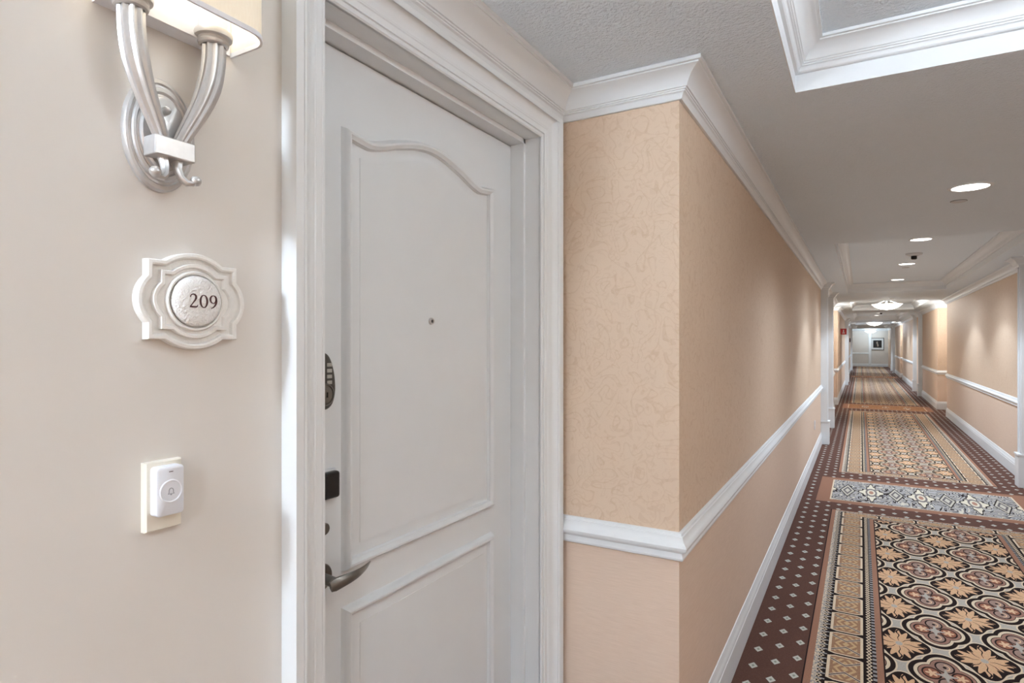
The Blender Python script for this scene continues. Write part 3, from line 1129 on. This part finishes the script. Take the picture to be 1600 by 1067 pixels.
dl = make_down()
DLS = [(7.33, ZT, 'second recessed light, at the near edge of the second tray', NEUT),
       (9.5, ZT, 'third recessed light, between the smoke detector and small cover', NEUT),
       (11.78, ZT, 'fourth recessed light, last in the second tray', NEUT),
       (-2.2, ZC, 'added recessed fill light in the corridor behind the viewer', NEUT),  # unseen downlights behind the viewer, added as fill
       (-4.6, ZC, 'added recessed fill light near the back wall behind the viewer', NEUT),
       (22.2, ZT, 'recessed light in the fourth tray, first one', NEUT),
       (24.4, ZT, 'recessed light in the fourth tray, second one', NEUT),
       (26.6, ZT, 'recessed light in the fourth tray, last one', COOL),
       (37.0, ZT, 'added cool recessed light in the last tray, first one', COOL),  # cool lights added to stand for bluish daylight at the far end
       (40.0, ZT, 'added cool recessed light in the last tray, second one', COOL)]
lamp('downlight_beam', (0, 0, -.02), P_SPOT * 1.65, NEUT, .08, dl, spot=150, blend=1.0)
for y, z, lb, col in DLS:
    c = copy_tree(dl, (0.527, y, z), lb)
    if y > 0:
        lamp('downlight_beam', (0, 0, -.02), P_SPOT, col, .06, c, spot=112, blend=.22)
    else:
        lamp('downlight_beam', (0, 0, -.02), P_SPOT_BACK, col, .08, c, spot=165, blend=.6)


def cover(x, y, z, lb):
    o = thing('sprinkler_cover', (x, y, z), lb, 'sprinkler cover', 'flat round ceiling covers')
    MB().lathe([(0, -.007), (.035, -.007), (.041, -.005), (.042, -.001), (.0, -.001)], lambda a, b, h: (a, b, h), 28).build('cap', M_SPEAKER, o, smooth=40)
    MB().lathe([(.0425, -.002), (.0445, -.002), (.0450, -.0005), (.0440, 0)], lambda a, b, h: (a, b, h), 28).build('gap_ring', M_DOTGREY, o, smooth=40)


cover(0.537, 4.716, ZC, 'small flat round cover just beyond the largest ceiling light')
cover(0.54, 9.98, ZT, 'small flat round cover beyond the third ceiling light')
cover(0.54, 14.3, ZC, 'small flat round cover on the dark soffit before the bowl lamp')
sd = thing('smoke_detector', (0.54, 8.46, ZT), 'round ceiling detector with a dark tip in the second tray', 'smoke detector')
MB().lathe([(.085, 0), (.085, -.010), (.078, -.018), (.050, -.024), (.046, -.030), (0, -.030)], lambda a, b, h: (a, b, h), 32).build('base', M_SPEAKER, sd, smooth=35)
MB().lathe([(.030, -.030), (.030, -.062), (.022, -.070), (0, -.071)], lambda a, b, h: (a, b, h), 24).build('sensor_tip', M_BLACK, sd, smooth=40)
s2 = copy_tree(sd, (0.60, 24.0, ZT), 'round ceiling detector beyond the first bowl lamp')

# ------------------------------------------------------------------ red sign, far sign, picture, outlet
sg = thing('alarm_sign', (XL + .02, 19.7, CAMZ + .33), 'red projecting alarm sign with a white mark high on the left wall', 'sign')
MB().box(0, .15, -.012, .012, -.085, .085).build('board', M_RED, sg, bevel=.003)
MB().box(0, .012, -.03, .03, -.06, .06).build('bracket', M_RED, sg)
MB().box(.062, .086, -.0135, -.0118, -.015, .050).build('mark', M_MATBOARD, sg)
MB().box(.045, .103, -.0135, -.0118, -.050, -.025).build('mark', M_MATBOARD, sg)
s3 = thing('wall_alarm', (XL + .02, 35.0, CAMZ + .15), 'small dark alarm unit high on the far left wall', 'alarm')
MB().box(0, .05, -.06, .06, -.10, .10).build('body', M_FRAME, s3, bevel=.006)
MB().box(.05, .055, -.03, .03, -.05, .05).build('strobe', M_RED, s3)

pc = thing('framed_picture', (0.935, YE, CAMZ - .06), 'framed dark photograph with wide white mat on the end wall', 'picture', rz=-math.pi / 2)
# local +X points out of the wall (towards -Y world), local +Y to the right... 
W2, H2 = .36, .395
mb = MB().sweep([(-W2, -H2), (W2, -H2), (W2, H2), (-W2, H2)], [(0, 0), (0, .03), (.01, .034), (.028, .030), (.03, .012)], dmap, -1, closed=True)
mb.build('frame', M_FRAME, pc, smooth=25)
MB().box(.006, .012, -W2 + .02, W2 - .02, -H2 + .02, H2 - .02).build('mat_board', M_MATBOARD, pc)
MB().box(.012, .015, -.235, .235, -.24, .24).build('print', M_PRINT, pc)

ot = thing('wall_outlet', (XL, 8.75, CAMZ - 1.065), 'small white outlet plate low on the left corridor wall', 'outlet')
MB().box(0, .006, -.036, .036, -.058, .058).build('cover_plate', M_PLASTIC, ot, bevel=.002)
for zz in (-.026, .026):
    MB().box(.006, .0085, -.017, .017, zz - .014, zz + .014).build('socket', M_PLASTIC, ot)
